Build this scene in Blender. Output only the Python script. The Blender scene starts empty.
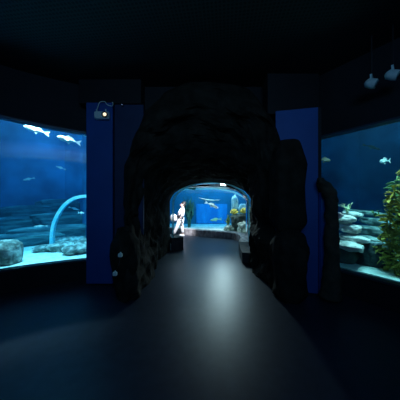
import bpy, bmesh, math, random
from mathutils import Vector, Matrix, noise

random.seed(11)
scene = bpy.context.scene
COL = scene.collection

# ------------------------------------------------------------------ camera
cam_data = bpy.data.cameras.new('camera')
cam_data.sensor_width = 36
cam_data.lens = 18            # 90 degrees
cam_data.clip_start = 0.05
cam = bpy.data.objects.new('camera', cam_data)
cam.location = (0, 0, 1.5)
cam.rotation_euler = (math.radians(90), 0, 0)
COL.objects.link(cam)
scene.camera = cam

# ------------------------------------------------------------------ world, exposure
world = bpy.data.worlds.new('world')
scene.world = world
world.use_nodes = True
world.node_tree.nodes['Background'].inputs[0].default_value = (0.01, 0.03, 0.08, 1)
world.node_tree.nodes['Background'].inputs[1].default_value = 0.0
scene.view_settings.view_transform = 'Standard'
scene.view_settings.look = 'None'
scene.view_settings.exposure = 0
scene.view_settings.gamma = 1
scene.view_settings.use_curve_mapping = False
scene.cycles.max_bounces = 8
scene.cycles.transparent_max_bounces = 24
scene.cycles.volume_bounces = 0
scene.cycles.sample_clamp_indirect = 2.0

# ------------------------------------------------------------------ lights
def area(name, loc, target, size, power, color, size_y=None, spread=None, turn=None):
    d = bpy.data.lights.new(name, 'AREA')
    d.energy = power; d.color = color
    d.shape = 'RECTANGLE'; d.size = size; d.size_y = size_y or size
    if spread: d.spread = math.radians(spread)
    o = bpy.data.objects.new(name, d); COL.objects.link(o)
    o.location = loc
    o.rotation_euler = (Vector(target) - Vector(loc)).to_track_quat('-Z', 'Y').to_euler()
    if turn is not None: o.rotation_euler = (0, 0, turn)     # hangs level, turned along its window
    return o

def spot(name, loc, target, power, color, angle, blend=1.0, radius=.08):
    d = bpy.data.lights.new(name, 'SPOT')
    d.energy = power; d.color = color
    d.spot_size = math.radians(angle); d.spot_blend = blend; d.shadow_soft_size = radius
    o = bpy.data.objects.new(name, d); COL.objects.link(o)
    o.location = loc
    o.rotation_euler = (Vector(target) - Vector(loc)).to_track_quat('-Z', 'Y').to_euler()
    return o

# lamps over the water of the left tank
area('tank_lamp_left_near', (-3.20, 3.76, 3.42), (-3.2, 3.7, 0), 1.7, 88, (.72, 1, 1), .26, turn=.66, spread=100)
area('tank_lamp_left_far', (-4.2, 5.0, 4.35), (-4.6, 5.6, 1.0), 2.2, 66, (.30, .74, 1), .8)
# lamps over the right tank
area('tank_lamp_right_near', (2.90, 3.12, 3.42), (2.9, 3.1, 0), 1.1, 50, (.88, 1, .84), .26, turn=-1.0, spread=100)
area('tank_lamp_right_far', (4.5, 3.7, 4.35), (4.8, 4.2, 1.0), 2.0, 12, (.36, .80, 1), .8)
# lamps over the tank the tunnel crosses
area('tunnel_tank_lamp_near', (0.8, 9.0, 3.42), (0.8, 9.9, 0), 3.6, 150, (.60, .95, 1), .6)
area('tunnel_tank_lamp_far', (0.8, 10.8, 3.42), (0.6, 11.8, 0.6), 3.4, 78, (.20, .66, 1), .5)
area('tunnel_tank_lamp_right', (2.3, 8.2, 3.42), (2.4, 9.0, 0), 1.2, 20, (.65, .92, 1), .6)
# spotlight over the bend of the tunnel
spot('tunnel_spot', (-0.35, 7.1, 1.88), (-0.82, 8.2, 0.75), 480, (.90, .94, 1), 50, .8, .04)
# lamp at the far end of the passage that glances along its floor
spot('floor_spot', (0.84, 7.45, 1.88), (0.25, 2.6, 0), 225, (.66, .95, 1), 54, 1.0, .10)
# dim fill lights added behind the camera to lift panels, rock and fixtures
area('fill_light_blue', (0, -1.2, 3.5), (0, 3.5, 1.9), 2.4, 20, (.08, .34, 1), .4)
area('fill_light_neutral', (0, -1.4, 3.3), (0, 3.5, 2.6), 2.8, 3.6, (.55, 1, .95), .4, spread=95)

# ------------------------------------------------------------------ materials
def mat(name, color, rough=.8, metal=0, color2=None, scale=6, detail=5, bump=0, bscale=None, emit=None, strength=0, spec=.5,
        lo=.35, hi=.65, stretch=None):
    m = bpy.data.materials.new(name); m.use_nodes = True
    nt = m.node_tree; N = nt.nodes; L = nt.links
    b = N['Principled BSDF']
    b.inputs['Base Color'].default_value = (*color, 1)
    b.inputs['Roughness'].default_value = rough
    b.inputs['Metallic'].default_value = metal
    b.inputs['Specular IOR Level'].default_value = spec
    tc = N.new('ShaderNodeTexCoord')
    src = tc.outputs['Object']
    if stretch:
        mp = N.new('ShaderNodeMapping'); mp.inputs['Scale'].default_value = stretch
        L.new(src, mp.inputs['Vector']); src = mp.outputs['Vector']
    if color2:
        n = N.new('ShaderNodeTexNoise'); n.inputs['Scale'].default_value = scale; n.inputs['Detail'].default_value = detail
        L.new(src, n.inputs['Vector'])
        r = N.new('ShaderNodeValToRGB')
        r.color_ramp.elements[0].position = lo; r.color_ramp.elements[0].color = (*color, 1)
        r.color_ramp.elements[1].position = hi; r.color_ramp.elements[1].color = (*color2, 1)
        L.new(n.outputs['Fac'], r.inputs['Fac']); L.new(r.outputs['Color'], b.inputs['Base Color'])
    if bump:
        n2 = N.new('ShaderNodeTexNoise'); n2.inputs['Scale'].default_value = bscale or scale * 3; n2.inputs['Detail'].default_value = 6
        L.new(src, n2.inputs['Vector'])
        bp = N.new('ShaderNodeBump'); bp.inputs['Strength'].default_value = bump; bp.inputs['Distance'].default_value = .03
        L.new(n2.outputs['Fac'], bp.inputs['Height']); L.new(bp.outputs['Normal'], b.inputs['Normal'])
    if emit:
        b.inputs['Emission Color'].default_value = (*emit, 1); b.inputs['Emission Strength'].default_value = strength
    return m

M = {}
M['black_wall'] = mat('black_wall', (.007, .008, .011), .75, color2=(.011, .012, .016), scale=3, bump=.1, bscale=40)
M['blue_panel'] = mat('blue_panel', (.010, .085, .36), .6, color2=(.013, .10, .42), scale=2)
M['darker_blue_panel'] = mat('darker_blue_panel', (.012, .030, .10), .7, color2=(.016, .038, .12), scale=5)  # recessed panel gets a darker blue than the one beside it
M['floor'] = mat('floor_paint', (.020, .025, .040), .40, color2=(.026, .032, .050), scale=9, bump=.08, bscale=120, spec=.24)
M['rock_dark'] = mat('portal_rock', (.015, .0135, .011), .95, color2=(.034, .031, .025), scale=5, bump=.9, bscale=11, spec=.15)
M['rock_outcrop'] = mat('outcrop_rock', (.035, .045, .035), .95, color2=(.09, .07, .05), scale=7, bump=.9, bscale=16, spec=.2)
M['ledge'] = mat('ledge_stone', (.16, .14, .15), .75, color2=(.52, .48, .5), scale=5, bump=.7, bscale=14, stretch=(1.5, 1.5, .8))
M['ledge_dark'] = mat('ledge_dark_tone', (.03, .035, .04), .9, color2=(.06, .06, .065), scale=6, bump=.6)
M['sand'] = mat('tank_sand', (.62, .68, .60), .95, color2=(.90, .93, .86), scale=5, bump=.5, bscale=22)
M['liner'] = mat('tank_liner', (.015, .11, .27), .85, color2=(.05, .34, .62), scale=1.1, detail=6, lo=.35, hi=.68, bump=.4, bscale=2.5)
M['liner_bright'] = mat('tank_liner_bright', (.02, .24, .62), .8, color2=(.05, .42, .85), scale=2.2, lo=.35, hi=.7, stretch=(1.2, 1, .35))
M['liner_teal'] = mat('tank_liner_teal', (.02, .15, .24), .85, color2=(.03, .20, .36), scale=2)
M['stone_grey'] = mat('reef_stone_grey', (.12, .15, .14), .9, color2=(.68, .72, .66), scale=7, bump=1, bscale=14, lo=.42, hi=.68)
M['ridge'] = mat('ridge_stone', (.03, .10, .13), .9, color2=(.16, .34, .36), scale=3, bump=.8, bscale=9, lo=.42, hi=.66, stretch=(.6, .6, 4))
M['stone_pale'] = mat('reef_stone_pale', (.35, .34, .31), .9, color2=(.92, .84, .80), scale=6, bump=.8, bscale=18, lo=.35, hi=.62)
M['stone_dark'] = mat('reef_stone_dark', (.02, .03, .03), .95, color2=(.08, .10, .09), scale=5, bump=.9, bscale=14)
M['stone_blue'] = mat('reef_stone_blue', (.08, .28, .45), .9, color2=(.32, .62, .70), scale=4, bump=.8, bscale=12)
M['kelp'] = mat('kelp_leaf', (.36, .29, .03), .6, color2=(.56, .42, .06), scale=8)
M['kelp_dark'] = mat('kelp_dark', (.10, .20, .06), .6, color2=(.20, .30, .08), scale=8)
M['kelp_teal'] = mat('kelp_teal', (.02, .09, .08), .7, color2=(.05, .20, .15), scale=8)
M['sponge'] = mat('yellow_sponge', (.70, .55, .08), .85, color2=(.85, .75, .2), scale=12, bump=.8, bscale=30)
M['pale_plant'] = mat('pale_plant', (.55, .75, .45), .7, color2=(.75, .85, .6), scale=10)
M['pink_coral'] = mat('pink_coral', (.7, .6, .62), .9, color2=(.9, .85, .85), scale=14, bump=.7, bscale=40)
M['fish_white'] = mat('fish_white', (.92, .95, .93), .5, color2=(.80, .88, .86), scale=9)
M['fish_silver'] = mat('fish_silver', (.45, .60, .62), .45, color2=(.65, .75, .72), scale=9)
M['fish_brown'] = mat('fish_brown', (.18, .17, .11), .6, color2=(.28, .28, .2), scale=12)
M['fish_yellow'] = mat('fish_yellow', (.70, .68, .25), .5, color2=(.5, .65, .5), scale=9)
M['ray_skin'] = mat('ray_skin', (.25, .40, .42), .6, color2=(.5, .62, .6), scale=8)
M['belly'] = mat('belly_white', (.88, .93, .93), .5)
M['eye'] = mat('fish_eye', (.01, .01, .01), .2)
M['hoop'] = mat('tunnel_hoop', (.20, .80, .95), .4, color2=(.5, .95, 1), scale=6, lo=.4, hi=.6)
M['seam'] = mat('tunnel_seam', (.45, .62, .72), .35)
def make_translucent(m, col):
    nt = m.node_tree; b = nt.nodes['Principled BSDF']; o = nt.nodes['Material Output']
    t = nt.nodes.new('ShaderNodeBsdfTranslucent'); t.inputs[0].default_value = (*col, 1)
    x = nt.nodes.new('ShaderNodeMixShader'); x.inputs[0].default_value = .65
    nt.links.new(b.outputs[0], x.inputs[1]); nt.links.new(t.outputs[0], x.inputs[2]); nt.links.new(x.outputs[0], o.inputs['Surface'])
make_translucent(M['seam'], (.55, .95, 1))
M['trim'] = mat('window_trim', (.018, .055, .09), .4)
M['sillm'] = mat('window_sill', (.02, .05, .07), .35)
M['plastic'] = mat('pale_plastic', (.72, .88, .90), .5)
M['plastic_dim'] = mat('teal_grey_plastic', (.70, .88, .84), .55, color2=(.80, .92, .88), scale=14)
M['black_plastic'] = mat('black_plastic', (.01, .01, .012), .5)
M['lamp_lens'] = mat('lit_lamp_lens', (.9, .8, .6), .4, emit=(1, .86, .60), strength=1.3)
M['blue_led'] = mat('small_lit_led', (.4, .6, 1), .4, emit=(.35, .55, 1), strength=.5)
M['lens_dark'] = mat('unlit_lens', (.25, .42, .42), .25)
M['skin'] = mat('skin', (.55, .36, .28), .6)
M['hair'] = mat('dark_hair', (.012, .010, .012), .55)
M['white_cloth'] = mat('white_cloth', (.88, .88, .90), .9, color2=(.80, .80, .84), scale=10)
M['dark_cloth'] = mat('dark_cloth', (.02, .022, .035), .9)
M['lip'] = mat('lip', (.4, .15, .13), .6)

# ceiling: dark perforated metal sheet
def ceiling_mat():
    m = bpy.data.materials.new('perforated_ceiling'); m.use_nodes = True
    nt = m.node_tree; N = nt.nodes; L = nt.links; b = N['Principled BSDF']
    tc = N.new('ShaderNodeTexCoord'); mp = N.new('ShaderNodeMapping'); mp.inputs['Scale'].default_value = (22, 22, 22)
    mp.inputs['Rotation'].default_value = (0, 0, .12)
    L.new(tc.outputs['Object'], mp.inputs['Vector'])
    v = N.new('ShaderNodeTexVoronoi'); v.inputs['Randomness'].default_value = 0; v.inputs['Scale'].default_value = 1
    v.voronoi_dimensions = '2D'
    L.new(mp.outputs['Vector'], v.inputs['Vector'])
    r = N.new('ShaderNodeValToRGB')
    r.color_ramp.elements[0].position = .30; r.color_ramp.elements[0].color = (.012, .014, .015, 1)
    r.color_ramp.elements[1].position = .36; r.color_ramp.elements[1].color = (.036, .042, .046, 1)
    L.new(v.outputs['Distance'], r.inputs['Fac']); L.new(r.outputs['Color'], b.inputs['Base Color'])
    b.inputs['Roughness'].default_value = .7
    return m
M['ceiling'] = ceiling_mat()

def acrylic(name, tint, ior=1.3):
    m = bpy.data.materials.new(name); m.use_nodes = True
    nt = m.node_tree; N = nt.nodes; L = nt.links
    N.remove(N['Principled BSDF'])
    out = N['Material Output']
    t = N.new('ShaderNodeBsdfTransparent'); t.inputs[0].default_value = (*tint, 1)
    g = N.new('ShaderNodeBsdfGlossy'); g.inputs['Roughness'].default_value = .04
    f = N.new('ShaderNodeFresnel'); f.inputs['IOR'].default_value = ior
    mx = N.new('ShaderNodeMixShader')
    L.new(f.outputs[0], mx.inputs[0]); L.new(t.outputs[0], mx.inputs[1]); L.new(g.outputs[0], mx.inputs[2])
    L.new(mx.outputs[0], out.inputs['Surface'])
    return m
M['acrylic'] = acrylic('clear_acrylic', (.94, .98, 1), 1.17)
M['tunnel_acrylic'] = acrylic('tunnel_acrylic', (.90, .97, 1), 1.06)

def water(name, absorb, dens, scat):
    m = bpy.data.materials.new(name); m.use_nodes = True
    nt = m.node_tree; N = nt.nodes; L = nt.links
    N.remove(N['Principled BSDF']); out = N['Material Output']
    a = N.new('ShaderNodeVolumeAbsorption'); a.inputs['Color'].default_value = (*absorb, 1); a.inputs['Density'].default_value = dens
    s = N.new('ShaderNodeVolumeScatter'); s.inputs['Color'].default_value = (.13, .55, 1, 1); s.inputs['Density'].default_value = scat
    ad = N.new('ShaderNodeAddShader')
    L.new(a.outputs[0], ad.inputs[0]); L.new(s.outputs[0], ad.inputs[1]); L.new(ad.outputs[0], out.inputs['Volume'])
    return m
M['water'] = water('blue_water', (.02, .74, .95), .48, .032)
M['water_dim'] = water('dim_blue_water', (.02, .72, .90), .52, .020)

PI = math.pi
# ------------------------------------------------------------------ helpers
def obj(name, bm, m, parent=None, smooth=False):
    me = bpy.data.meshes.new(name)
    bmesh.ops.recalc_face_normals(bm, faces=bm.faces)
    bm.to_mesh(me); bm.free()
    if m: me.materials.append(m)
    if smooth:
        for p in me.polygons: p.use_smooth = True
    o = bpy.data.objects.new(name, me); COL.objects.link(o)
    if parent: o.parent = parent
    return o

def tag(o, label, cat, group=None, kind=None):
    o['label'] = label; o['category'] = cat
    if group: o['group'] = group
    if kind: o['kind'] = kind
    return o

def struct(name, bm, m, label=None, smooth=False):
    o = obj(name, bm, m, smooth=smooth); o['kind'] = 'structure'
    if label: o['label'] = label
    return o

def thing(name, label, cat, loc=(0, 0, 0), rz=0, group=None):
    o = bpy.data.objects.new(name, None); COL.objects.link(o)
    o.location = loc; o.rotation_euler = (0, 0, rz); o.empty_display_size = .1
    tag(o, label, cat, group); return o

def box(bm, lo, hi, mtx=None, bevel=0):
    c = [(a + b) / 2 for a, b in zip(lo, hi)]; s = [abs(b - a) for a, b in zip(lo, hi)]
    r = bmesh.ops.create_cube(bm, size=1, matrix=Matrix.Translation(c) @ Matrix.Diagonal((*s, 1)))
    vs = r['verts']
    if bevel:
        es = list({e for v in vs for e in v.link_edges})
        bmesh.ops.bevel(bm, geom=es, offset=bevel, segments=2, affect='EDGES')
    if mtx: bmesh.ops.transform(bm, matrix=mtx, verts=[v for v in bm.verts])
    return bm

def newbox(lo, hi, bevel=0):
    return box(bmesh.new(), lo, hi, bevel=bevel)

def prism(poly, z0, z1):
    bm = bmesh.new()
    a = [bm.verts.new((x, y, z0)) for x, y in poly]; b = [bm.verts.new((x, y, z1)) for x, y in poly]
    n = len(poly)
    bm.faces.new(a[::-1]); bm.faces.new(b)
    for i in range(n): bm.faces.new((a[i], a[(i+1) % n], b[(i+1) % n], b[i]))
    return bm

def offset_path(path, d):
    out = []
    for i, p in enumerate(path):
        a = Vector(path[max(i-1, 0)]); b = Vector(path[min(i+1, len(path)-1)])
        t = (b - a).normalized(); n = Vector((-t.y, t.x))
        q = Vector(p) + n * d; out.append((q.x, q.y))
    return out

def strip(path, z0, z1, d0, d1, bm=None):
    """a wall along a plan path, from offset d0 to d1; z0, z1 numbers or one per point"""
    bm = bm or bmesh.new()
    n = len(path)
    f = lambda z, i: z[i] if isinstance(z, (list, tuple)) else z
    A = offset_path(path, d0); B = offset_path(path, d1)
    rows = []
    for i in range(n):
        rows.append([bm.verts.new((*A[i], f(z0, i))), bm.verts.new((*A[i], f(z1, i))),
                     bm.verts.new((*B[i], f(z1, i))), bm.verts.new((*B[i], f(z0, i)))])
    for i in range(n-1):
        for k in range(4):
            bm.faces.new((rows[i][k], rows[i][(k+1) % 4], rows[i+1][(k+1) % 4], rows[i+1][k]))
    bm.faces.new(rows[0]); bm.faces.new(rows[-1][::-1])
    return bm

def smooth_path(pts, n=6):
    out = []
    for i in range(len(pts)-1):
        p0 = Vector(pts[max(i-1, 0)]); p1 = Vector(pts[i]); p2 = Vector(pts[i+1]); p3 = Vector(pts[min(i+2, len(pts)-1)])
        for k in range(n):
            t = k/n
            q = .5*((2*p1)+(-p0+p2)*t+(2*p0-5*p1+4*p2-p3)*t*t+(-p0+3*p1-3*p2+p3)*t**3)
            out.append(tuple(q))
    out.append(tuple(pts[-1]))
    return out

def tube(pts, r, seg=8, bm=None, cap=True):
    bm = bm or bmesh.new()
    P = [Vector(p) for p in pts]; rings = []
    rr = r if isinstance(r, (list, tuple)) else [r]*len(P)
    for i, p in enumerate(P):
        t = (P[min(i+1, len(P)-1)] - P[max(i-1, 0)]).normalized()
        q = t.to_track_quat('Z', 'Y')
        rings.append([bm.verts.new(p + q @ Vector((rr[i]*math.cos(2*math.pi*k/seg), rr[i]*math.sin(2*math.pi*k/seg), 0))) for k in range(seg)])
    for i in range(len(P)-1):
        for k in range(seg):
            bm.faces.new((rings[i][k], rings[i][(k+1) % seg], rings[i+1][(k+1) % seg], rings[i+1][k]))
    if cap: bm.faces.new(rings[0][::-1]); bm.faces.new(rings[-1])
    return bm

def rock_bm(size, seed, sub=4, rough=.28, strata=0, flat=0, boxy=.8):
    bm = bmesh.new()
    bmesh.ops.create_icosphere(bm, subdivisions=sub, radius=1)
    off = Vector((seed*7.3, seed*3.1, seed*1.7))
    for v in bm.verts:
        d = v.co.normalized()
        k = 1 + rough*noise.fractal(d*1.3+off, 1, 2, 4) + rough*.35*noise.noise(d*5+off)
        co = d*k
        co = Vector((math.copysign(abs(co.x)**boxy, co.x), math.copysign(abs(co.y)**boxy, co.y), math.copysign(abs(co.z)**(boxy-.05), co.z)))
        if strata:
            s = math.sin(co.z*strata+2*noise.noise(co*1.5+off))
            co.x *= 1+.10*s; co.y *= 1+.10*s
        v.co = Vector((co.x*size[0], co.y*size[1], co.z*size[2]))
    if flat:
        zmin = -size[2]*flat
        for v in bm.verts:
            if v.co.z < zmin: v.co.z = zmin
    return bm

def rock(name, loc, size, seed, m, label, cat='rock', group=None, rz=0, tilt=0, **k):
    o = obj(name, rock_bm(size, seed, **k), m, smooth=True)
    o.location = loc; o.rotation_euler = (0, tilt, rz)
    if label: tag(o, label, cat, group)
    return o

# ------------------------------------------------------------------ the hall
CEIL = 3.65
LW = smooth_path([(-4.75, .9), (-3.95, 2.30), (-3.17, 3.17), (-2.65, 3.53), (-2.15, 3.77)], 4)      # plan of the left tank window
RW = smooth_path([(2.04, 3.50), (2.19, 3.29), (2.64, 2.64), (3.20, 1.82), (3.75, .80)], 4)           # plan of the right tank window
SILL = .35
nl, nr = len(LW), len(RW)
topL = [2.92 - .14*min(1, i/(nl-1)*1.05) for i in range(nl)]
topR = [2.60]*nr

struct('floor', newbox((-5.6, -3.2, -.1), (5.2, 14, 0)), M['floor'], 'dark floor of the aquarium hall')
struct('ceiling', newbox((-5.6, -3.2, CEIL), (5.2, 4.2, CEIL+.1)), M['ceiling'], 'dark perforated ceiling')

bm = strip(LW, 0, SILL, 0, .16); strip(LW, topL, [CEIL]*nl, 0, .16, bm)
strip([(-4.2, -3.0), (-4.9, -1.0), (-4.75, .9)], 0, CEIL, 0, .16, bm)
struct('wall_left', bm, M['black_wall'], 'black curved wall around the left tank window')
bm = strip(RW, 0, SILL, 0, .16); strip(RW, topR, [CEIL]*nr, 0, .16, bm)
strip([(3.75, .80), (4.1, -1.0), (3.6, -3.0)], 0, CEIL, 0, .16, bm)
struct('wall_right', bm, M['black_wall'], 'black curved wall around the right tank window')
struct('wall_back', newbox((-4.4, -3.2, 0), (4.0, -3.0, CEIL)), M['black_wall'])
bm = newbox((-2.05, 3.80, 0), (-1.42, 3.95, CEIL)); box(bm, (1.62, 3.62, 0), (1.98, 3.80, CEIL))
box(bm, (-2.16, 3.56, 3.22), (-1.05, 3.80, CEIL)); box(bm, (-1.42, 3.80, 3.0), (1.62, 3.95, CEIL)); box(bm, (1.15, 3.40, 2.965), (2.02, 3.62, CEIL))
struct('wall_front', bm, M['black_wall'], 'black wall over the rock portal')

# window trims: slim dark teal frame lines at head and sill
struct('trim_1', strip(LW, [t-.035 for t in topL], topL, -.03, .13), M['trim'], 'teal head trim of the left tank window')
struct('trim_2', strip(LW, SILL, SILL+.03, -.03, .13), M['sillm'], 'dark sill trim of the left tank window')
struct('trim_3', strip(RW, [t-.03 for t in topR], topR, -.03, .13), M['trim'], 'teal head trim of the right tank window')
struct('trim_4', strip(RW, SILL, SILL+.03, -.03, .13), M['sillm'], 'dark sill trim of the right tank window')
struct('window_1', strip(LW, [SILL+.03]*nl, [t-.035 for t in topL], .05, .09), M['acrylic'], 'curved clear window of the left tank')
struct('window_2', strip(RW, [SILL+.03]*nr, [t-.03 for t in topR], .05, .09), M['acrylic'], 'curved clear window of the right tank')

struct('trim_6', newbox((2.03, 3.56, SILL), (2.15, 3.95, 3.6)), M['black_wall'], 'dark strip added over the lit edge of the right tank window')  # added to cover the glowing wall edge at this window end
# blue wall panels beside the windows
bm = newbox((-2.01, 3.53, .02), (-1.545, 3.57, 3.22), .006)
o = struct('wall_blue_left', bm, M['blue_panel'], 'blue painted wall panel beside the left tank')
bm = newbox((-2.00, 3.57, 0), (-1.56, 3.795, 3.22)); struct('wall_blue_left_core', bm, M['black_wall'])
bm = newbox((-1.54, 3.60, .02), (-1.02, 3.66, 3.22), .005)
struct('wall_darker_blue_left', bm, M['darker_blue_panel'], 'darker blue wall panel between the blue panel and the rocks')
bm = strip([(1.25, 3.30), (1.865, 3.16)], .02, 2.965, 0, .05)
struct('wall_blue_right', bm, M['blue_panel'], 'blue painted wall panel beside the right tank')
bm = strip([(1.868, 3.165), (2.03, 3.44)], 0, 2.965, -.045, .1)
struct('wall_right_return', bm, M['black_wall'])
bm = strip([(1.875, 3.10), (1.985, 3.12)], .02, 1.62, 0, .05)
struct('trim_5', bm, M['blue_panel'], 'low blue panel edge behind the rock outcrop')

# ------------------------------------------------------------------ tanks
LT = [(-5.0, 1.0)] + offset_path(LW, .17)[1:] + [(-2.22, 4.1), (-2.85, 5.2), (-3.48, 5.9), (-3.76, 6.4), (-4.6, 6.8), (-6.4, 6.2), (-7.4, 3.4), (-6.4, 1.2)]
RT = offset_path(RW, .17) + [(4.6, 1.0), (6.2, 2.4), (5.7, 5.0), (4.6, 5.8), (3.2, 5.82), (2.2, 3.95)]

def tank_shell(name, poly, k, z0, z1, m, label):
    """walls round the tank from point k on, standing outside the water polygon, plus base and lid"""
    path = poly[k:] + [poly[0]]
    bm = strip(path, z0, z1, -.01, -.12)
    return struct(name, bm, m, label)

nL = len(LW)
tank_shell('wall_tank_left', LT, nL-1, 0, 4.7, M['liner'], 'blue liner wall at the back of the left tank')
tank_shell('wall_tank_right', RT, nr-1, 0, 4.7, M['liner'], 'blue liner wall at the back of the right tank')
bm = strip(LW, CEIL, 4.7, .04, .15); struct('wall_over_left_window', bm, M['black_wall'])
bm = strip(RW, CEIL, 4.7, .04, .15); struct('wall_over_right_window', bm, M['black_wall'])
cx = lambda P: (sum(p[0] for p in P)/len(P), sum(p[1] for p in P)/len(P))
struct('ceiling_tank_left', prism(LT, 4.6, 4.68), M['black_wall'])
struct('ceiling_tank_right', prism(RT, 4.6, 4.68), M['black_wall'])

def sand_bed(name, poly, base, amp, label, seed=0, m=None, slope=None):
    bm = bmesh.new()
    xs = [p[0] for p in poly]; ys = [p[1] for p in poly]
    def inside(x, y):
        c = False; n = len(poly)
        for i in range(n):
            x1, y1 = poly[i]; x2, y2 = poly[(i+1) % n]
            if (y1 > y) != (y2 > y) and x < (x2-x1)*(y-y1)/(y2-y1)+x1: c = not c
        return c
    f = bm.faces.new([bm.verts.new((x, y, 0)) for x, y in poly])
    for it in range(34):        # cut into a grid that keeps the outline
        x = min(xs)+(max(xs)-min(xs))*(it+.5)/34
        bmesh.ops.bisect_plane(bm, geom=bm.verts[:]+bm.edges[:]+bm.faces[:], plane_co=(x, 0, 0), plane_no=(1, 0, 0))
        y = min(ys)+(max(ys)-min(ys))*(it+.5)/34
        bmesh.ops.bisect_plane(bm, geom=bm.verts[:]+bm.edges[:]+bm.faces[:], plane_co=(0, y, 0), plane_no=(0, 1, 0))
    for v in bm.verts:
        v.co.z = base + amp*noise.noise(Vector((v.co.x*1.3+seed, v.co.y*1.3, seed))) + (slope(v.co.x, v.co.y) if slope else 0)
    r = bmesh.ops.extrude_face_region(bm, geom=bm.faces[:])
    for v in r['geom']:
        if isinstance(v, bmesh.types.BMVert): v.co.z = base-.3
    o = obj(name, bm, m or M['sand'], smooth=False)
    tag(o, label, 'sand', kind='stuff')
    return o

sand_bed('sand_bed', LT, .37, .03, 'pale rippled sand on the floor of the left tank', 3)
sand_bed('sand_bed', RT, .37, .03, 'pale sand on the floor of the right tank', 8)
w = struct('water_left', prism([(x, y) for x, y in LT], .30, 4.58), M['water'], 'blue water of the left tank')
w = struct('water_right', prism([(x, y) for x, y in RT], .30, 4.58), M['water_dim'], 'blue water of the right tank')

# ------------------------------------------------------------------ tunnel tank and tunnel
TX0, TX1, TY1 = -3.4, 4.4, 11.8
bm = newbox((TX0-.1, TY1, 0), (TX1+.1, TY1+.1, 3.6)); box(bm, (TX0-.1, 6.1, 0), (TX0, TY1, 3.6)); box(bm, (TX1, 6.0, 0), (TX1+.1, TY1, 3.6))
struct('wall_tank_far', bm, M['liner_teal'], 'teal blue liner wall behind the tunnel')
struct('ceiling_tank_far', newbox((TX0-.1, 5.75, 3.5), (TX1+.1, TY1+.1, 3.6)), M['black_wall'])
struct('window_3', newbox((-.22, TY1-.10, .12), (1.60, TY1-.02, 1.27), .01), M['liner_bright'], 'bright blue square panel on the far tank wall')
# front wall of that tank, around the tunnel mouth
bm = newbox((TX0-.1, 5.95, 0), (-1.0, 6.05, 3.6)); box(bm, (1.66, 5.95, 0), (TX1+.1, 6.05, 3.6)); box(bm, (-1.0, 5.95, 2.12), (1.66, 6.05, 3.6))
struct('wall_tank_mouth', bm, M['black_wall'])

# walkway ledges
OUT = smooth_path([(1.18, 6.03), (1.40, 6.9), (1.30, 7.55), (.75, 7.90), (-.1, 8.28), (-1.0, 8.72), (-2.1, 9.1), (-3.35, 9.4)], 5)
INN = smooth_path([(-.50, 6.03), (-.53, 6.10), (-.62, 6.30), (-.9, 6.55), (-1.5, 6.85), (-2.3, 7.1), (-3.35, 7.35)], 5)
def out_shape(path, z0, z1, w):
    return strip(path, z0, z1, 0, w)
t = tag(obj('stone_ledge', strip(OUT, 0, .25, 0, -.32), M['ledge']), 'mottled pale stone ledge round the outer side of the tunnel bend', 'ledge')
t = tag(obj('stone_ledge', strip([(1.0, 4.75), (1.06, 5.3), (1.16, 6.0)], 0, .25, 0, -.30), M['ledge_dark']), 'ledge inside the rock passage, weak light put into its dark colour, before the clear tunnel', 'ledge')  # dark material stands in for the weaker light in the passage
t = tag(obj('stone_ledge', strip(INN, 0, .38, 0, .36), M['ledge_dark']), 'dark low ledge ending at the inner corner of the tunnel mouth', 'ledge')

def resample(path, n):
    P = [Vector(p) for p in path]; L = [0]
    for a, b in zip(P, P[1:]): L.append(L[-1]+(b-a).length)
    out = []
    for k in range(n):
        d = L[-1]*k/(n-1); i = 0
        while i < len(P)-2 and L[i+1] < d: i += 1
        t = (d-L[i])/max(L[i+1]-L[i], 1e-6); out.append(P[i].lerp(P[i+1], min(1, t)))
    return out
FO = resample(offset_path(OUT, -.27), 30); FI = resample(offset_path(INN, .30), 30)
def arch_profile(a, b, grow=0.0, za=.25, zb=.38):
    """points from outer foot a over the arch to inner foot b"""
    c = (a+b)/2; h = (a-b)/2; pts = []
    for z in (za, .75, 1.15): pts.append((1, z))
    n = 16
    for k in range(n+1):
        t = math.pi*k/n; pts.append((math.cos(t), 1.38+.63*math.sin(t)))
    for z in (1.15, .75, zb): pts.append((-1, z))
    hl = h.length; g = (hl+grow)/hl; out = []
    for u, z in pts:
        zz = z+grow*(1 if z > 1.4 else 0)
        out.append(Vector((c.x+h.x*u*g, c.y+h.y*u*g, zz)))
    return out
bm = bmesh.new(); prev = None
for a, b in zip(FO, FI):
    row = [bm.verts.new(p) for p in arch_profile(a, b, .0)]
    row2 = [bm.verts.new(p) for p in arch_profile(a, b, .06)]
    if prev:
        for k in range(len(row)-1):
            bm.faces.new((prev[0][k], prev[0][k+1], row[k+1], row[k]))
    prev = (row, row2)
tun = struct('trim_tunnel', bm, M['tunnel_acrylic'], 'clear arched tunnel walls bending to the left', True)
tun.name = 'window_4'
def hoop(i, r, m, label, w=.03):
    pts = arch_profile(FO[i], FI[i], .02)
    bm = tube(pts, r, 6)
    return tag(obj('tunnel_hoop', bm, m, smooth=True), label, 'hoop', 'joint hoops of the clear tunnel')
hoop(0, .024, M['seam'], 'pale edge hoop at the near mouth of the clear tunnel')
hoop(4, .010, M['seam'], 'thin pale joint hoop on the near part of the clear tunnel')

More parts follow.
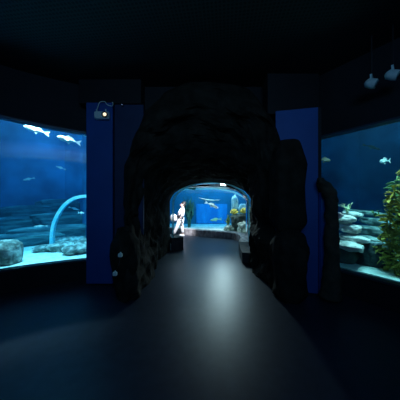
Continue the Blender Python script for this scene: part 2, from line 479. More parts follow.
# sand of the tunnel tank in two beds around the walkway
bed_out = [(p[0], p[1]) for p in offset_path(OUT, -.33)] + [(TX0, 11.8), (4.4, 11.8), (4.4, 6.06)]
sand_bed('sand_bed', bed_out, .10, .02, 'bright pale sand beyond the tunnel ledge', 5)
bed_in = [(TX0, 6.06), (-.88, 6.06)] + [(p[0], p[1]) for p in offset_path(INN, .37)][2:]
sand_bed('sand_bed', bed_in, .20, .02, 'pale sand at the inner side of the tunnel bend', 6)
struct('water_far', newbox((TX0, 9.75, 0), (TX1, TY1-.005, 3.46)), M['water'], 'blue water behind the tunnel')

# ------------------------------------------------------------------ rock portal (one continuous cladding)
def portal():
    # each section: y, left x, right x, top z, blend of the arch (squareness)
    secs = [  # y,   xl,    xr,   top
        (3.66, -1.32, 1.62, 3.60),
        (3.34, -1.22, 1.50, 3.40),
        (3.25, -1.12, 1.38, 3.05),
        (3.38, -1.02, 1.24, 2.72),
        (3.62, -.98, 1.12, 2.50),
        (3.95, -.96, 1.06, 2.38),
        (4.35, -.96, 1.12, 2.28),
        (4.85, -.96, 1.25, 2.14),
        (5.40, -.94, 1.40, 2.08),
        (5.98, -.90, 1.55, 2.02),
    ]
    sp = []
    for i in range(len(secs)-1):
        p0, p1, p2, p3 = [Vector(secs[max(0, min(len(secs)-1, i+d))]) if False else secs[max(0, min(len(secs)-1, i+d))] for d in (-1, 0, 1, 2)]
        for k in range(6):
            t = k/6
            sp.append([.5*((2*b)+(-a+c)*t+(2*a-5*b+4*c-d)*t*t+(-a+3*b-3*c+d)*t**3) for a, b, c, d in zip(p0, p1, p2, p3)])
    sp.append(list(secs[-1]))
    bm = bmesh.new(); rows = []
    nv = 26; na = 40
    for y, xl, xr, top in sp:
        spring = min(1.42, top-.55) if y > 4.8 else 1.42*(1-(4.8-y)*.0)
        pts = []
        for k in range(nv): pts.append((xl, spring*k/nv))
        c = (xl+xr)/2; h = (xr-xl)/2
        for k in range(na+1):
            t = math.pi*(1-k/na)
            e = .8 + .2*min(1, max(0, (y-4.3)/1.0))
            pts.append((c+h*math.copysign(abs(math.cos(t))**e, math.cos(t)), spring+(top-spring)*abs(math.sin(t))**e))
        for k in range(nv-1, -1, -1): pts.append((xr, spring*k/nv))
        row = []
        for x, z in pts:
            q = Vector((x, y, z))
            depth = min(1, max(0, (5.98-y)/1.2))
            amp = .12*depth*min(1, 1.0)
            edge = min(1, z/.05+.3)
            n1 = noise.fractal(q*1.6+Vector((3, 1, 7)), 1, 2, 5)
            n2 = abs(noise.noise(q*3.2+Vector((9, 4, 2))))
            cellv = noise.cell(q*2.4)
            s = math.sin(z*9+3*noise.noise(q*1.2))
            d = amp*(1.1*n1-.9*n2+.25*s+.15*cellv)
            out = Vector((x-c, 0, 0 if z < spring else z-spring)); 
            if out.length: out.normalize()
            front = min(1, max(0, (4.0-y)/.6))
            # foot flares to the room
            flare = .22*max(0, 1-z/1.3)**1.5*front
            sgn = -1 if x < c else 1
            q = q - out*d + Vector((0, -1, 0))*(d*1.0*front+flare*1.5)
            if x > c: q.x += -.0
            if x < c and front > .3: q.x -= -.02*flare
            q.z = min(q.z, 3.62)
            row.append(bm.verts.new(q))
        rows.append(row)
    for a, b in zip(rows, rows[1:]):
        for k in range(len(a)-1): bm.faces.new((a[k], a[k+1], b[k+1], b[k]))
    return bm
t = obj('rock_portal', portal(), M['rock_dark'], smooth=False)
tag(t, 'dark craggy artificial rock portal around the tunnel entrance', 'rock portal')

rock('rock_outcrop', (1.38, 3.14, 1.70), (.235, .18, .72), 21, M['rock_dark'], None, strata=7, rough=.16, boxy=.42).name = 'craggy_block'
blk = bpy.data.objects['craggy_block']; blk.parent = t
r2 = rock('craggy_foot', (1.37, 3.05, .50), (.25, .24, .60), 22, M['rock_dark'], None, strata=5, rough=.25, flat=.86); r2.parent = t
r3 = rock('craggy_foot', (-1.20, 3.22, .50), (.20, .22, .58), 23, M['rock_dark'], None, strata=5, rough=.22, flat=.83); r3.parent = t

# rock outcrop in front of the right window
ob = bmesh.new()
def merge(dst, src, mtx):
    src.transform(mtx); me = bpy.data.meshes.new('tmp'); src.to_mesh(me); src.free(); dst.from_mesh(me); bpy.data.meshes.remove(me)
line = [(320, 178, 3), (323, 183, 6), (328, 190, 7), (331.5, 200, 6), (331, 212, 5.5), (332, 226, 6), (331.5, 240, 7), (332, 255, 6.5), (331.5, 272, 8), (331, 290, 9.5), (330, 299, 10.5)]
P_ = []; R_ = []
for (x1, y1, r1), (x2, y2, r2_) in zip(line, line[1:]):
    for k in range(5):
        t_ = k/5; P_.append(((x1+(x2-x1)*t_-200)/200*3.0, 3.0, max(0, 1.5+(200-(y1+(y2-y1)*t_))/200*3.0))); R_.append((r1+(r2_-r1)*t_)*.0145)
rg_ = [[ob.verts.new((p[0]+r*math.cos(2*PI*k/18), p[1]+r*math.sin(2*PI*k/18), p[2])) for k in range(18)] for p, r in zip(P_, R_)]
for a_, b_ in zip(rg_, rg_[1:]):
    for k in range(18): ob.faces.new((a_[k], a_[(k+1) % 18], b_[(k+1) % 18], b_[k]))
ob.faces.new(rg_[0]); ob.faces.new(rg_[-1][::-1])
for v in ob.verts:
    n_ = noise.noise_vector(v.co*9)*.022 + noise.noise_vector(v.co*24)*.008
    v.co += Vector((n_.x, n_.y, 0)); v.co.z = max(0, v.co.z)
tag(obj('rock_outcrop', ob, M['rock_outcrop'], smooth=True), 'slim dark rock outcrop standing at the near edge of the right tank window', 'rock')

# ------------------------------------------------------------------ fish and rays
def fish(name, label, loc, length, heading, m, group=None, h=.30, pitch=0, fins=True, cat='fish', belly=None):
    """swims towards +X before it is turned by heading (radians about Z)"""
    bm = bmesh.new(); n = 14; seg = 12; rings = []
    for i in range(n+1):
        t = i/n; x = .5-t*.80
        r = (math.sin(math.pi*min(1, t*.93+.03))**.7)*(1-.62*t) if 0 < t < 1 else .03
        r = max(r, .05)
        hh = h*.62*r; ww = h*.34*r
        rings.append([bm.verts.new((x*length, ww*math.cos(2*math.pi*k/seg)*length, hh*math.sin(2*math.pi*k/seg)*length)) for k in range(seg)])
    for i in range(n):
        for k in range(seg): bm.faces.new((rings[i][k], rings[i][(k+1) % seg], rings[i+1][(k+1) % seg], rings[i+1][k]))
    bm.faces.new(rings[0][::-1]); bm.faces.new(rings[-1])
    if not fins:
        add_fin(bm, [(-.28, .02), (-.5, .16*h/.3), (-.44, 0), (-.5, -.16*h/.3), (-.28, -.02)], length, 'y')
        o = obj(name, bm, m, smooth=True); o.location = loc; o.rotation_euler = (0, pitch, heading)
        return tag(o, label, cat, group)
    root = thing(name, label, cat, loc, heading, group); root.rotation_euler = (0, pitch, heading)
    obj('body', bm, m, root, True)
    f = bmesh.new(); add_fin(f, [(-.27, .03), (-.50, .17*h/.3), (-.43, 0), (-.50, -.17*h/.3), (-.27, -.03)], length); obj('tail_fin', f, m, root)
    f = bmesh.new(); add_fin(f, [(.22, .42*h), (.08, .80*h), (-.12, .56*h), (-.20, .28*h)], length); obj('dorsal_fin', f, m, root)
    f = bmesh.new(); add_fin(f, [(.12, -.42*h), (.00, -.82*h), (-.06, -.40*h)], length); obj('pelvic_fin', f, m, root)
    for s in (-1, 1):
        f = bmesh.new(); add_fin(f, [(.22, -.02), (.06, -.12*h/.3), (.02, -.03)], length, thick=.006)
        o = obj('pectoral_fin', f, m, root); o.location = (0, s*h*.30*length, 0); o.rotation_euler = (s*.5, 0, 0)
        f = bmesh.new(); bmesh.ops.create_uvsphere(f, u_segments=10, v_segments=6, radius=.020*length, matrix=Matrix.Translation((.38*length, s*h*.24*length, .05*h*length)))
        obj('eye', f, M['eye'], root, True)
    return root

def add_fin(bm, pts, L, axis='y', thick=.008):
    a = [bm.verts.new((x*L, -thick*L, z*L)) for x, z in pts]; b = [bm.verts.new((x*L, thick*L, z*L)) for x, z in pts]
    n = len(pts)
    bm.faces.new(a[::-1]); bm.faces.new(b)
    for i in range(n): bm.faces.new((a[i], a[(i+1) % n], b[(i+1) % n], b[i]))

def px(x, y, Y):      # a direction read off the photograph, put at its own distance
    return ((x-200)/200*Y, Y, 1.5+(200-y)/200*Y)

fish('large_fish', 'large white fish swimming below the head trim of the left tank, leftmost of two', px(37, 130.2, 3.98), .42, PI+.65, M['fish_white'], 'large pale fish in the left tank', .24, -.20)
fish('large_fish', 'large white fish in the left tank, nearer to the blue panel', px(69.5, 140.2, 4.15), .43, PI+.65, M['fish_white'], 'large pale fish in the left tank', .27, -.15)
fish('large_fish', 'white fish partly hidden behind the blue panel edge', px(89, 136, 4.25), .34, PI+.65, M['fish_white'], 'large pale fish in the left tank', .3, -.3)
fish('small_fish', 'small pale fish gliding near the seabed left of the cyan hoop', px(41, 226.2, 4.4), .24, PI+.65, M['fish_silver'], 'small pale fish in the left tank', .16)
fish('small_fish', 'small pale fish inside the cyan hoop, upper one', px(74, 208.5, 4.9), .26, .65, M['fish_white'], 'small pale fish in the left tank', .16, .35)
fish('small_fish', 'small pale fish inside the cyan hoop, lower one', px(81, 213, 4.8), .26, -.5, M['fish_white'], 'small pale fish in the left tank', .18)
fish('small_fish', 'faint silvery fish in open water under the two large white fish', px(61, 168, 5.0), .22, PI+.65, M['fish_silver'], 'small pale fish in the left tank', .2, -.3)
fish('small_fish', 'faint silvery fish in mid water of the left tank, near its left border', px(29, 179, 4.9), .24, PI+.65, M['fish_silver'], 'small pale fish in the left tank', .2, .3)
fish('butterfly_fish', 'deep bodied pale fish in open water of the right tank', px(385, 161, 3.7), .155, PI-.8, M['fish_silver'], None, .60)
fish('small_fish', 'faint brown fish beside the left edge of the right window', px(324, 160, 4.3), .24, -.55, M['fish_brown'], None, .36, .2)
fish('small_fish', 'slim pale fish low above the dark cave of the right tank', px(374, 243, 3.25), .28, -.75, M['fish_silver'], None, .18)
fish('small_fish', 'slim brown fish below the surface of the right tank', px(371, 147, 4.9), .40, -.75, M['fish_brown'], None, .14, .5)
fish('small_fish', 'yellowish fish in front of the bright blue square panel', px(216, 219.6, 10.6), .62, PI, M['fish_yellow'], None, .22, .12)

# ray and shark over the bend of the tunnel
def ray_fish(loc, size, heading):
    root = thing('stingray', 'pale ray with spread wings gliding over the tunnel bend', 'ray', loc, heading)
    bm = bmesh.new(); n = 16; rows = []
    for i in range(n+1):
        u = -1+2*i/n; row = []
        chord = .55*(1-abs(u)**1.3)+.02
        for j in range(9):
            v = j/8; x = .25-abs(u)*.25 - v*chord
            th = .10*(1-abs(u))*math.sin(math.pi*min(1, v+.02))
            z = .16*abs(u)**1.5
            row.append((x, u, z, th))
        rows.append(row)
    top = [[bm.verts.new((x*size, y*size, (z+th)*size)) for x, y, z, th in r] for r in rows]
    bot = [[bm.verts.new((x*size, y*size, (z-th*.4-.008)*size)) for x, y, z, th in r] for r in rows]
    for G, f in ((top, 1), (bot, -1)):
        for i in range(n):
            for j in range(8): bm.faces.new((G[i][j], G[i][j+1], G[i+1][j+1], G[i+1][j])[::f])
    for i in range(n):
        bm.faces.new((top[i][0], bot[i][0], bot[i+1][0], top[i+1][0])); bm.faces.new((top[i][8], bot[i][8], bot[i+1][8], top[i+1][8]))
    obj('body', bm, M['ray_skin'], root, True)
    obj('tail', tube([(-.25*size, 0, .02*size), (-.8*size, .05*size, 0), (-1.3*size, .1*size, .05*size)], [.02*size, .012*size, .004*size], 6), M['ray_skin'], root, True)
    return root
r = ray_fish(px(209, 200.5, 9.6), .55, PI*.5+.15)
r.rotation_euler = (.10, .12, PI*.5)
fish('reef_shark', 'white bellied shark angled downward under the ray', px(211.5, 205, 9.8), .75, -.3, M['belly'], None, .20, .42, cat='shark')

# ------------------------------------------------------------------ left tank contents
def hoop_left():
    # the walkway tunnel's joint hoop inside the left tank, an arch of flat cyan strip
    base = Vector(px(52, 247, 4.75)); base.z = .34
    pts = []
    for u, z in smooth_path([(0, .34), (.005, .60), (.03, .85), (.10, 1.08), (.24, 1.33), (.42, 1.50), (.62, 1.58), (.86, 1.60)], 4):
        pts.append(Vector((base.x+u, base.y+u*.15, z)))
    last = len(pts)-1
    bm = bmesh.new(); prev = None
    n = Vector((.2, -.98, 0)).normalized()
    for i, p in enumerate(pts):
        d = (pts[min(i+1, last)]-pts[max(i-1, 0)]).normalized(); side = n.cross(d).normalized()*.035
        row = [bm.verts.new(p+side+n*.05), bm.verts.new(p-side+n*.05), bm.verts.new(p-side-n*.05), bm.verts.new(p+side-n*.05)]
        if prev:
            for k in range(4): bm.faces.new((prev[k], prev[(k+1) % 4], row[(k+1) % 4], row[k]))
        else: bm.faces.new(row)
        prev = row
    bm.faces.new(prev)
    return bm
tag(obj('underwater_hoop', hoop_left(), M['hoop']), 'bright cyan arched hoop rising from the rocks of the left tank', 'hoop')

rock('reef_boulder', (-3.47, 3.57, .54), (.24, .22, .25), 41, M['stone_grey'], 'big round grey boulder with white blotches on the left tank sand', rough=.12, flat=.85)
for i, (x, y, Y, sx, sz, lab) in enumerate([
        (49, 251, 4.45, .26, .09, 'low grey reef rock at the foot of the cyan hoop'),
        (64, 250, 4.50, .30, .12, 'wide low grey reef rock in the middle of the left tank floor'),
        (77, 253, 4.25, .24, .12, 'low grey reef rock near the blue panel end of the window'),
        (84, 247, 4.55, .22, .15, 'grey reef rock half hidden by the blue panel'),
        (70, 245, 5.1, .34, .14, 'flat reef rock behind the other rocks of the left tank')]):
    p = px(x, y, Y)
    rock('reef_rock', (p[0], Y, .38+sz*.45), (sx, .2, sz), 50+i, M['stone_grey'], lab, group='low rocks in the left tank', rz=.6, strata=4)
# long low reef ridge in the distance of the left tank
for i, (x, y, Y, sx, sz, lab) in enumerate([
        (30, 236, 5.0, .9, .10, 'lowest reef ridge of the left tank, just behind the boulder'),
        (60, 229, 5.4, 1.0, .12, 'long reef ridge crossing behind the cyan hoop'),
        (25, 220, 5.5, .8, .12, 'reef ridge behind the boulder in mid distance'),
        (66, 216, 5.9, .8, .13, 'reef ridge seen through the cyan hoop'),
        (35, 209, 5.9, .9, .13, 'far reef ridge left of the cyan hoop'),
        (62, 203, 6.3, .6, .14, 'farthest reef ridge at the back wall of the left tank')]):
    p = px(x, y, Y); z0 = p[2]+.05
    b_ = rock_bm((sx, .20, 1), 61+i, 5, .22)
    for v in b_.verts:     # a broad foot that reaches the sand
        v.co.z = v.co.z*sz if v.co.z > 0 else max(-1, v.co.z)*(z0-.36)
    o = obj('reef_ridge', b_, M['ridge'], smooth=True); o.location = (p[0], Y, z0-sz*.5); o.rotation_euler = (0, 0, .62)
    tag(o, lab, 'reef', 'low reef ridges in the distance of the left tank')

# ------------------------------------------------------------------ right tank contents
STACK = [  # px x, px y, depth, half width, half height, material, label
    (346, 258, 3.42, .15, .24, 'stone_dark', 'dark base boulder by the left end of the right tank'),
    (372, 258, 3.25, .26, .30, 'stone_dark', 'big black boulder forming the cave in the right tank'),
    (349, 246, 3.15, .20, .07, 'stone_pale', 'pale flat reef slab on the dark base boulder'),
    (352, 238, 3.30, .22, .06, 'stone_pale', 'pale reef slab third from the top of the stack'),
    (349, 228, 3.35, .20, .075, 'stone_pale', 'thick pale reef slab in the middle of the stack'),
    (344, 219, 3.40, .17, .08, 'stone_pale', 'pinkish pale reef slab second from the top of the stack'),
    (352, 214, 3.60, .16, .05, 'stone_pale', 'small pale reef slab on top of the stack under the plant'),
    (368, 240, 3.40, .26, .07, 'stone_grey', 'grey reef slab over the cave'),
    (372, 231, 3.60, .30, .08, 'stone_grey', 'long grey reef slab behind the pale stack'),
    (377, 222, 3.75, .26, .08, 'stone_grey', 'grey reef slab with green growth right of the stack'),
    (366, 213, 3.95, .36, .05, 'stone_grey', 'thin long grey reef slab at the back of the stack'),
    (381, 250, 3.50, .16, .12, 'stone_grey', 'grey reef rock between the cave and the kelp')]
for i, (x, y, Y, sx, sz, mm, lab) in enumerate(STACK):
    Y += .22
    p = px(x, y, Y)
    rock('reef_slab' if mm != 'stone_dark' else 'reef_boulder', p, (sx, .17, sz), 71+i, M[mm], lab, group='reef rocks of the right tank', rz=-.7, tilt=.10, strata=5 if mm == 'stone_dark' else 0, rough=.30)

def plant(name, label, cat, loc, height, blades, m, spread=.1, width=.02, group=None, kink=.1):
    root = thing(name, label, cat, loc, 0, group)
    for i in range(blades):
        a = random.uniform(0, 2*PI); s = random.uniform(.3, 1)*spread; hh = height*random.uniform(.55, 1)
        bm = bmesh.new(); rows = []
        for k in range(7):
            t = k/6
            c = Vector((math.cos(a)*s*t**1.4, math.sin(a)*s*t**1.4, hh*t)) + Vector((noise.noise(Vector((i, t*3, 1)))*kink, noise.noise(Vector((i, t*3, 7)))*kink, 0))*t
            w = width*(1-t)**.6+.002
            sd = Vector((-math.sin(a), math.cos(a), 0))*w; q = Vector((math.cos(a), math.sin(a), 0))*.003
            rows.append([bm.verts.new(c-sd-q), bm.verts.new(c+sd-q), bm.verts.new(c+sd+q), bm.verts.new(c-sd+q)])
        for r1, r2 in zip(rows, rows[1:]):
            for k in range(4): bm.faces.new((r1[k], r1[(k+1) % 4], r2[(k+1) % 4], r2[k]))
        bm.faces.new(rows[0]); bm.faces.new(rows[-1])
        obj('leaf', bm, m, root)
    return root
p = px(347, 214, 3.35)
plant('sea_plant', 'pale green spiky plant on top of the reef stack', 'plant', p, .20, 9, M['pale_plant'], .12, .012)
plant('sea_plant', 'dull green tuft on the grey slab right of the stack', 'plant', px(375, 217, 3.6), .14, 9, M['kelp_dark'], .12, .014)
def coral(label, loc, r, m, seed):
    bm = bmesh.new(); rnd = random.Random(seed)
    for i in range(16):
        a = rnd.uniform(0, 2*PI); e = rnd.uniform(.1, 1.4)
        d = Vector((math.cos(a)*math.cos(e), math.sin(a)*math.cos(e), math.sin(e)))
        tube([Vector((0, 0, 0)), d*r*.6, d*r+Vector((0, 0, .15*r))], [r*.16, r*.13, r*.17], 6, bm)
    o = obj('branching_coral', bm, m, smooth=True); o.location = loc
    return tag(o, label, 'coral')
coral('pinkish white knobby coral at the left end of the reef stack', px(338, 219, 3.33), .10, M['pink_coral'], 3)

def kelp(label, loc, height, m, seed, group, lean=.1, n=26, leaf=.12):
    rnd = random.Random(seed)
    root = thing('kelp', label, 'kelp', loc, 0, group)
    sp = [Vector((lean*t*t+.04*math.sin(t*5+seed), .05*math.sin(t*4+seed*2), height*t)) for t in [k/12 for k in range(13)]]
    obj('stem', tube(sp, .008, 6), m, root, True)
    bm = bmesh.new()
    for i in range(n):
        t = (i+.5)/n; c = sp[0].lerp(sp[-1], 0); k = t*12; c = sp[int(k)].lerp(sp[min(12, int(k)+1)], k-int(k))
        a = rnd.uniform(0, 2*PI); L = leaf*rnd.uniform(.7, 1.3); e = rnd.uniform(-.5, .9)
        d = Vector((math.cos(a)*math.cos(e), math.sin(a)*math.cos(e), math.sin(e))); sd = d.cross(Vector((rnd.random(), rnd.random(), 1))).normalized()
        nn = d.cross(sd)*.003; rows = []
        for q, w in ((0, .25), (.35, 1), (.7, .75), (1, .08)):
            cc = c+d*L*q+Vector((0, 0, -.25*L*q*q)); ww = sd*leaf*.20*w
            rows.append([bm.verts.new(cc-ww-nn), bm.verts.new(cc+ww-nn), bm.verts.new(cc+ww+nn), bm.verts.new(cc-ww+nn)])
        for r1, r2 in zip(rows, rows[1:]):
            for k2 in range(4): bm.faces.new((r1[k2], r1[(k2+1) % 4], r2[(k2+1) % 4], r2[k2]))
        bm.faces.new(rows[0]); bm.faces.new(rows[-1])
    obj('foliage', bm, m, root)
    return root
KG = 'kelp stalks in the right tank'
for i, (x, Y, top, mm, ln, lab) in enumerate([
        (399, 2.98, 186, 'kelp', -.02, 'tallest yellow green kelp stalk at the border of the view'),
        (394, 3.05, 198, 'kelp', -.05, 'yellow green kelp stalk just left of the tallest one'),
        (389, 3.12, 215, 'kelp', -.04, 'yellow green kelp stalk of middle height'),
        (396, 3.35, 176, 'kelp_dark', .05, 'tall dull green kelp stalk behind the yellow ones'),
        (386, 3.25, 234, 'kelp', -.06, 'short yellow green kelp stalk beside the grey rocks'),
        (402, 3.15, 165, 'kelp', .05, 'very tall yellow green kelp stalk past the border of the view')]):
    topz = 1.5+(200-top)/200*Y
    kelp(lab, ((x-200)/200*Y, Y, .37), topz-.37, M[mm], 5+i, KG, ln, n=int(24+36*(topz-.37)), leaf=.14)

# ------------------------------------------------------------------ reef beyond the tunnel
for i, (x, y, Y, sx, sz, mm, lab) in enumerate([
        (241, 221, 8.9, .46, .30, 'stone_dark', 'black reef boulder beyond the right side of the tunnel'),
        (246, 228, 8.55, .36, .30, 'stone_grey', 'grey reef boulder below the black one beyond the tunnel'),
        (231, 229, 9.1, .30, .20, 'stone_grey', 'grey reef rock at the right end of the bright sand'),
        (252, 214, 9.0, .35, .35, 'stone_dark', 'black reef boulder at the far right beyond the tunnel')]):
    p = px(x, y, Y); rock('reef_boulder', p, (sx, .35, sz), 91+i, M[mm], lab, group='reef boulders beyond the tunnel', rough=.3)
rock('reef_pinnacle', px(235, 206, 9.5), (.16, .16, .48), 101, M['stone_blue'], 'pale cyan rock pinnacle behind the black boulder', rough=.3)
rock('reef_pinnacle', px(242, 211, 9.4), (.20, .16, .34), 102, M['stone_blue'], 'shorter pale cyan rock pinnacle beside the tall one', rough=.3)
coral('yellow branching coral at the foot of the tall pale pinnacle', px(234, 214, 8.9), .20, M['sponge'], 8)
coral('yellow branching coral beside the tunnel glass on the right', px(244.5, 213, 8.7), .20, M['sponge'], 9)
plant('sea_plant', 'green weed at the right end of the bright sand', 'plant', px(228, 228, 9.3), .65, 14, M['kelp_dark'], .28, .04)
plant('sea_plant', 'dark green weed thicket behind the person', 'plant', (-.55, 10.3, .1), 1.65, 44, M['kelp_teal'], .40, .07, kink=.3)

# ------------------------------------------------------------------ fixtures of the hall
e = thing('emergency_light', 'pale box lamp with a lit warm bulb at the top of the blue panel', 'wall light', px(102.5, 116, 3.50))
obj('housing', newbox((-.125, -.05, -.065), (.125, .028, .065), .012), M['plastic'], e)
bm = bmesh.new(); box(bm, (-.105, -.02, .065), (-.085, .0, .115)); obj('bracket', bm, M['plastic'], e)
bm = bmesh.new(); box(bm, (.055, -.02, .065), (.075, .0, .115)); obj('bracket', bm, M['plastic'], e)
bm = bmesh.new(); bmesh.ops.create_cone(bm, cap_ends=True, segments=20, radius1=.050, radius2=.050, depth=.03, matrix=Matrix.Translation((.07, -.062, .0)) @ Matrix.Rotation(PI/2, 4, 'X'))
lh = obj('lamp_head', bm, M['black_plastic'], e)
bm = bmesh.new(); bmesh.ops.create_uvsphere(bm, u_segments=14, v_segments=8, radius=.030, matrix=Matrix.Translation((.075, -.072, -.003)))
obj('lens', bm, M['lamp_lens'], lh, True)
sc_ = 3.47
def P3(x, y, Y=3.47): return Vector(px(x, y, Y))
tag(obj('cable', tube(smooth_path([tuple(P3(x, y)) for x, y in [(97, 110), (99, 103.5), (101, 101.8), (105, 101.8), (107, 104.5), (112, 106), (113, 103.5), (112, 102)]], 5), .006, 6), M['plastic_dim'], smooth=True), 'thin looped cable above the pale box lamp', 'cable')
dd = thing('status_lamp', 'tiny bluish lit dot on the black wall right of the box lamp', 'lamp', px(122, 104.6, 3.54))
obj('housing', newbox((-.016, 0, -.016), (.016, .03, .016), .004), M['black_plastic'], dd)
bm = bmesh.new(); bmesh.ops.create_uvsphere(bm, u_segments=8, v_segments=6, radius=.007, matrix=Matrix.Translation((0, -.002, 0))); obj('lens', bm, M['blue_led'], dd, True)
bw = []
for x, y, Y, lab in ((120.3, 255.2, 2.82, 'small pale junction box on the left rocks, upper one'), (115, 273.8, 2.74, 'small pale junction box on the left rocks, lower one')):
    s = thing('junction_box', lab, 'junction box', px(x, y, Y), 0, 'junction boxes on the left rocks')
    obj('box_body', newbox((-.028, -.02, -.025), (.028, .02, .025), .006), M['plastic_dim'], s)
    bm = bmesh.new(); bmesh.ops.create_cone(bm, cap_ends=True, segments=12, radius1=.012, radius2=.010, depth=.02, matrix=Matrix.Translation((.004, 0, .033)))
    obj('cable_gland', bm, M['plastic_dim'], s)
tag(obj('cable', tube([Vector(px(120.3, 257, 2.82)), Vector(px(119, 264, 2.76)), Vector(px(115.6, 271.5, 2.74))], .005, 6), M['black_plastic'], smooth=True), 'short black cable between the two small junction boxes', 'cable')

for x, y, Y, lab in ((371.5, 83, 2.62, 'unlit round spotlight high on the right wall, the one nearer the portal'), (392.7, 74.5, 2.46, 'unlit round spotlight high on the right wall, the one farther from the portal')):
    s = thing('spotlight', lab, 'spotlight', px(x, y, Y), .75, 'spotlights above the right window')
    bm = bmesh.new(); tube([(0, -.045, -.03), (0, -.02, -.02), (0, .04, .02), (0, .06, .035)], [.058, .062, .055, .028], 14, bm)
    h = obj('lamp_head', bm, M['plastic_dim'], s, True)
    bm = bmesh.new(); tube([(0, -.050, -.033), (0, -.042, -.028)], [.048, .050], 14, bm); obj('lens', bm, M['lens_dark'], h, True)
    bm = bmesh.new(); box(bm, (-.055, -.01, .03), (-.045, .01, .09)); box(bm, (.045, -.01, .03), (.055, .01, .09)); box(bm, (-.055, -.012, .085), (.055, .012, .095))
    obj('yoke', bm, M['plastic_dim'], s)
    zt = CEIL-px(x, y, Y)[2]
    bm = tube([(0, 0, .09), (0, 0, zt)], .010, 8); obj('stem', bm, M['black_plastic'], s)

# ------------------------------------------------------------------ person
def skin_obj(name, verts, edges, radii, m, parent=None, root=0, sub=2):
    me = bpy.data.meshes.new(name); me.from_pydata(verts, edges, []); me.update()
    o = bpy.data.objects.new(name, me); COL.objects.link(o)
    o.modifiers.new('skin', 'SKIN'); 
    sv = me.skin_vertices[0].data
    for i, r in enumerate(radii):
        sv[i].radius = r if isinstance(r, tuple) else (r, r)
        sv[i].use_root = (i == root)
    o.modifiers['skin'].use_smooth_shade = True
    s = o.modifiers.new('sub', 'SUBSURF'); s.levels = sub; s.render_levels = sub
    me.materials.append(m)
    if parent: o.parent = parent
    return o

class Sk:
    def __init__(s): s.v = []; s.e = []; s.r = []
    def add(s, p, r, a=None):
        s.v.append(p); s.r.append(r); i = len(s.v)-1
        if a is not None: s.e.append((a, i))
        return i

H = 1.0   # units below are for a 1.45 m tall figure
person = thing('person', 'person in white top and trousers with dark hair stepping along the clear tunnel', 'person', (-.80, 8.12, 0), 0)
# facing -X (towards the inner side), leaning a little forward
b = Sk()
pel = b.add((0, 0, .74), (.10, .12)); wa = b.add((-.02, 0, .86), (.085, .11), pel); ch = b.add((-.02, 0, 1.02), (.10, .13), wa)
ne0 = b.add((.0, 0, 1.14), (.055, .06), ch); ne = b.add((.0, 0, 1.20), .045, ne0); hd = b.add((-.005, 0, 1.25), .05, ne)
legs = {}
for s, hip, knee, ank, toe in ((1, (.01, .08, .68), (.06, .085, .39), (.10, .09, .09), (-.02, .09, .035)), (-1, (-.02, -.08, .68), (-.12, -.085, .41), (-.28, -.09, .08), (-.42, -.09, .035))):
    a = b.add(hip, .085, pel); k = b.add(knee, .055, a); c = b.add(ank, .038, k); f = b.add(toe, (.035, .03), c); legs[s] = (hip, knee, ank, toe)
arms = {}
for s, sh, el, wr, pl_ in ((1, (.0, .17, 1.08), (.05, .22, .86), (-.10, .20, .72), (-.15, .19, .68)), (-1, (.0, -.17, 1.08), (-.08, -.23, .87), (-.26, -.20, .80), (-.32, -.19, .79))):
    a = b.add(sh, .050, ch); e2 = b.add(el, .036, a); w2 = b.add(wr, .026, e2); p2 = b.add(pl_, (.022, .032), w2)
    arms[s] = (sh, el, wr, pl_)
    d = (Vector(pl_)-Vector(wr)).normalized()
    for q, (off, ln) in enumerate(((-.027, .050), (-.009, .058), (.009, .054), (.027, .042))):
        o0 = Vector(pl_)+d*.02+Vector((0, off, 0)); k1 = b.add(tuple(o0), .008, p2); k2 = b.add(tuple(o0+d*ln*.5+Vector((0, 0, -.004))), .0075, k1); b.add(tuple(o0+d*ln*.9+Vector((0, 0, -.016))), .0065, k2)
    t0 = Vector(pl_)-d*.015+Vector((0, -s*.033, 0)); k1 = b.add(tuple(t0), .009, p2); b.add(tuple(t0+d*.04+Vector((0, -s*.012, -.012))), .008, k1)
skin_obj('body', b.v, b.e, b.r, M['skin'], person)
# head
bm = bmesh.new(); bmesh.ops.create_uvsphere(bm, u_segments=24, v_segments=18, radius=1)
for v in bm.verts:
    x, y, z = v.co
    w = 1-.22*max(0, -z)**1.5
    v.co = Vector((x*.100*w, y*.078*w, z*.118))
    if x < 0 and abs(y) < .35 and -.15 < z < .12: v.co.x -= .010*(1-abs(y)/.35)
head = obj('head', bm, M['skin'], person, True); head.location = (-.03, 0, 1.315)
bm = tube([(-.098, 0, .02), (-.118, 0, -.022), (-.098, 0, -.032)], [.008, .015, .008], 8); obj('nose', bm, M['skin'], head, True)
for s in (-1, 1):
    bm = bmesh.new(); bmesh.ops.create_uvsphere(bm, u_segments=10, v_segments=8, radius=.011, matrix=Matrix.Translation((-.090, s*.030, .010))); obj('eye', bm, M['eye'], head, True)
    bm = bmesh.new(); bmesh.ops.create_uvsphere(bm, u_segments=10, v_segments=8, radius=1, matrix=Matrix.Translation((.005, s*.079, -.005)) @ Matrix.Diagonal((.016, .009, .028, 1))); obj('ear', bm, M['skin'], head, True)
bm = tube([(-.086, -.022, -.058), (-.093, 0, -.060), (-.086, .022, -.058)], .006, 6); obj('mouth', bm, M['lip'], head, True)
bm = bmesh.new(); bmesh.ops.create_uvsphere(bm, u_segments=24, v_segments=16, radius=1)
for v in bm.verts:
    x, y, z = v.co; n = 1+.04*noise.noise(v.co*5)
    v.co = Vector((x*.106*n+.012, y*.088*n, z*.120*n+.014))
    lim = .035 if x < -.35 else (-.10 if x > -.05 else -.02)
    if v.co.z < lim: v.co.z = lim if x < .1 else v.co.z
obj('hair', bm, M['hair'], person, True).location = (-.03, 0, 1.325)
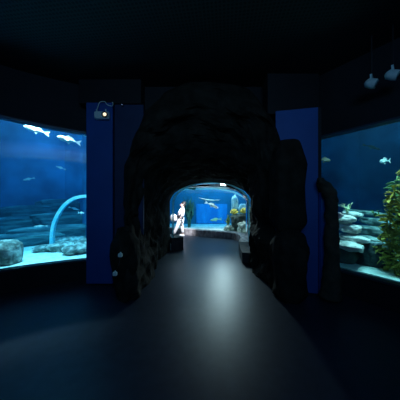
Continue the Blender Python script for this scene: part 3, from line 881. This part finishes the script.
# white top, loose
c = Sk()
a0 = c.add((-.01, 0, .80), (.145, .155)); a1 = c.add((-.02, 0, .92), (.16, .16), a0); a2 = c.add((-.02, 0, 1.04), (.165, .165), a1); c.add((.0, 0, 1.15), (.075, .085), a2)
for s in (1, -1):
    sh, el, wr, pl_ = arms[s]; i0 = c.add(sh, .075, a2); i1 = c.add(tuple(Vector(sh).lerp(Vector(el), .75)), .062, i0)
skin_obj('shirt', c.v, c.e, c.r, M['white_cloth'], person)
for s in (1, -1):
    sh, el, wr, pl_ = arms[s]; c = Sk(); i0 = c.add(tuple(Vector(sh).lerp(Vector(el), .7)), .052); i1 = c.add(el, .048, i0); c.add(tuple(Vector(el).lerp(Vector(wr), .9)), .036, i1)
    skin_obj('sleeve', c.v, c.e, c.r, M['dark_cloth'], person)
bm = tube([(-.01, 0, .73), (-.012, 0, .76), (-.015, 0, .80)], [.145, .150, .148], 18); obj('waistband', bm, M['dark_cloth'], person, True)
c = Sk(); a0 = c.add((0, 0, .73), (.125, .14))
for s in (1, -1):
    hip, knee, ank, toe = legs[s]; i0 = c.add(hip, .100, a0); i1 = c.add(knee, .078, i0); c.add(tuple(Vector(knee).lerp(Vector(ank), .85)), .058, i1)
skin_obj('trousers', c.v, c.e, c.r, M['white_cloth'], person)
for s in (1, -1):
    hip, knee, ank, toe = legs[s]; bm = bmesh.new(); bmesh.ops.create_uvsphere(bm, u_segments=16, v_segments=10, radius=1)
    for v in bm.verts:
        v.co = Vector((v.co.x*.115-.045+ank[0], v.co.y*.045+ank[1], max(v.co.z*.060, -.042)+.045))
    obj('shoe', bm, M['white_cloth'], person, True)
bag = thing('shoulder_bag', 'white bag held by the person in the tunnel', 'bag', (-1.03, 7.74, .80))
bm = bmesh.new(); bmesh.ops.create_uvsphere(bm, u_segments=18, v_segments=12, radius=1)
for v in bm.verts: v.co = Vector((math.copysign(abs(v.co.x)**.7, v.co.x)*.135, math.copysign(abs(v.co.y)**.7, v.co.y)*.06, math.copysign(abs(v.co.z)**.7, v.co.z)*.14))
obj('bag_body', bm, M['white_cloth'], bag, True)
obj('handle', tube([(-.07, 0, .09), (-.045, 0, .16), (.045, 0, .16), (.07, 0, .09)], .008, 6), M['white_cloth'], bag, True)

# the figure leans back a little above the hips
def lean(o, base):
    for ch in o.children:
        if ch.type == 'MESH':
            z0 = base + ch.location.z
            for v in ch.data.vertices:
                v.co.x += .26*max(0, v.co.z+z0-.76)
            lean(ch, z0)
bpy.context.view_layer.update()
lean(person, 0)
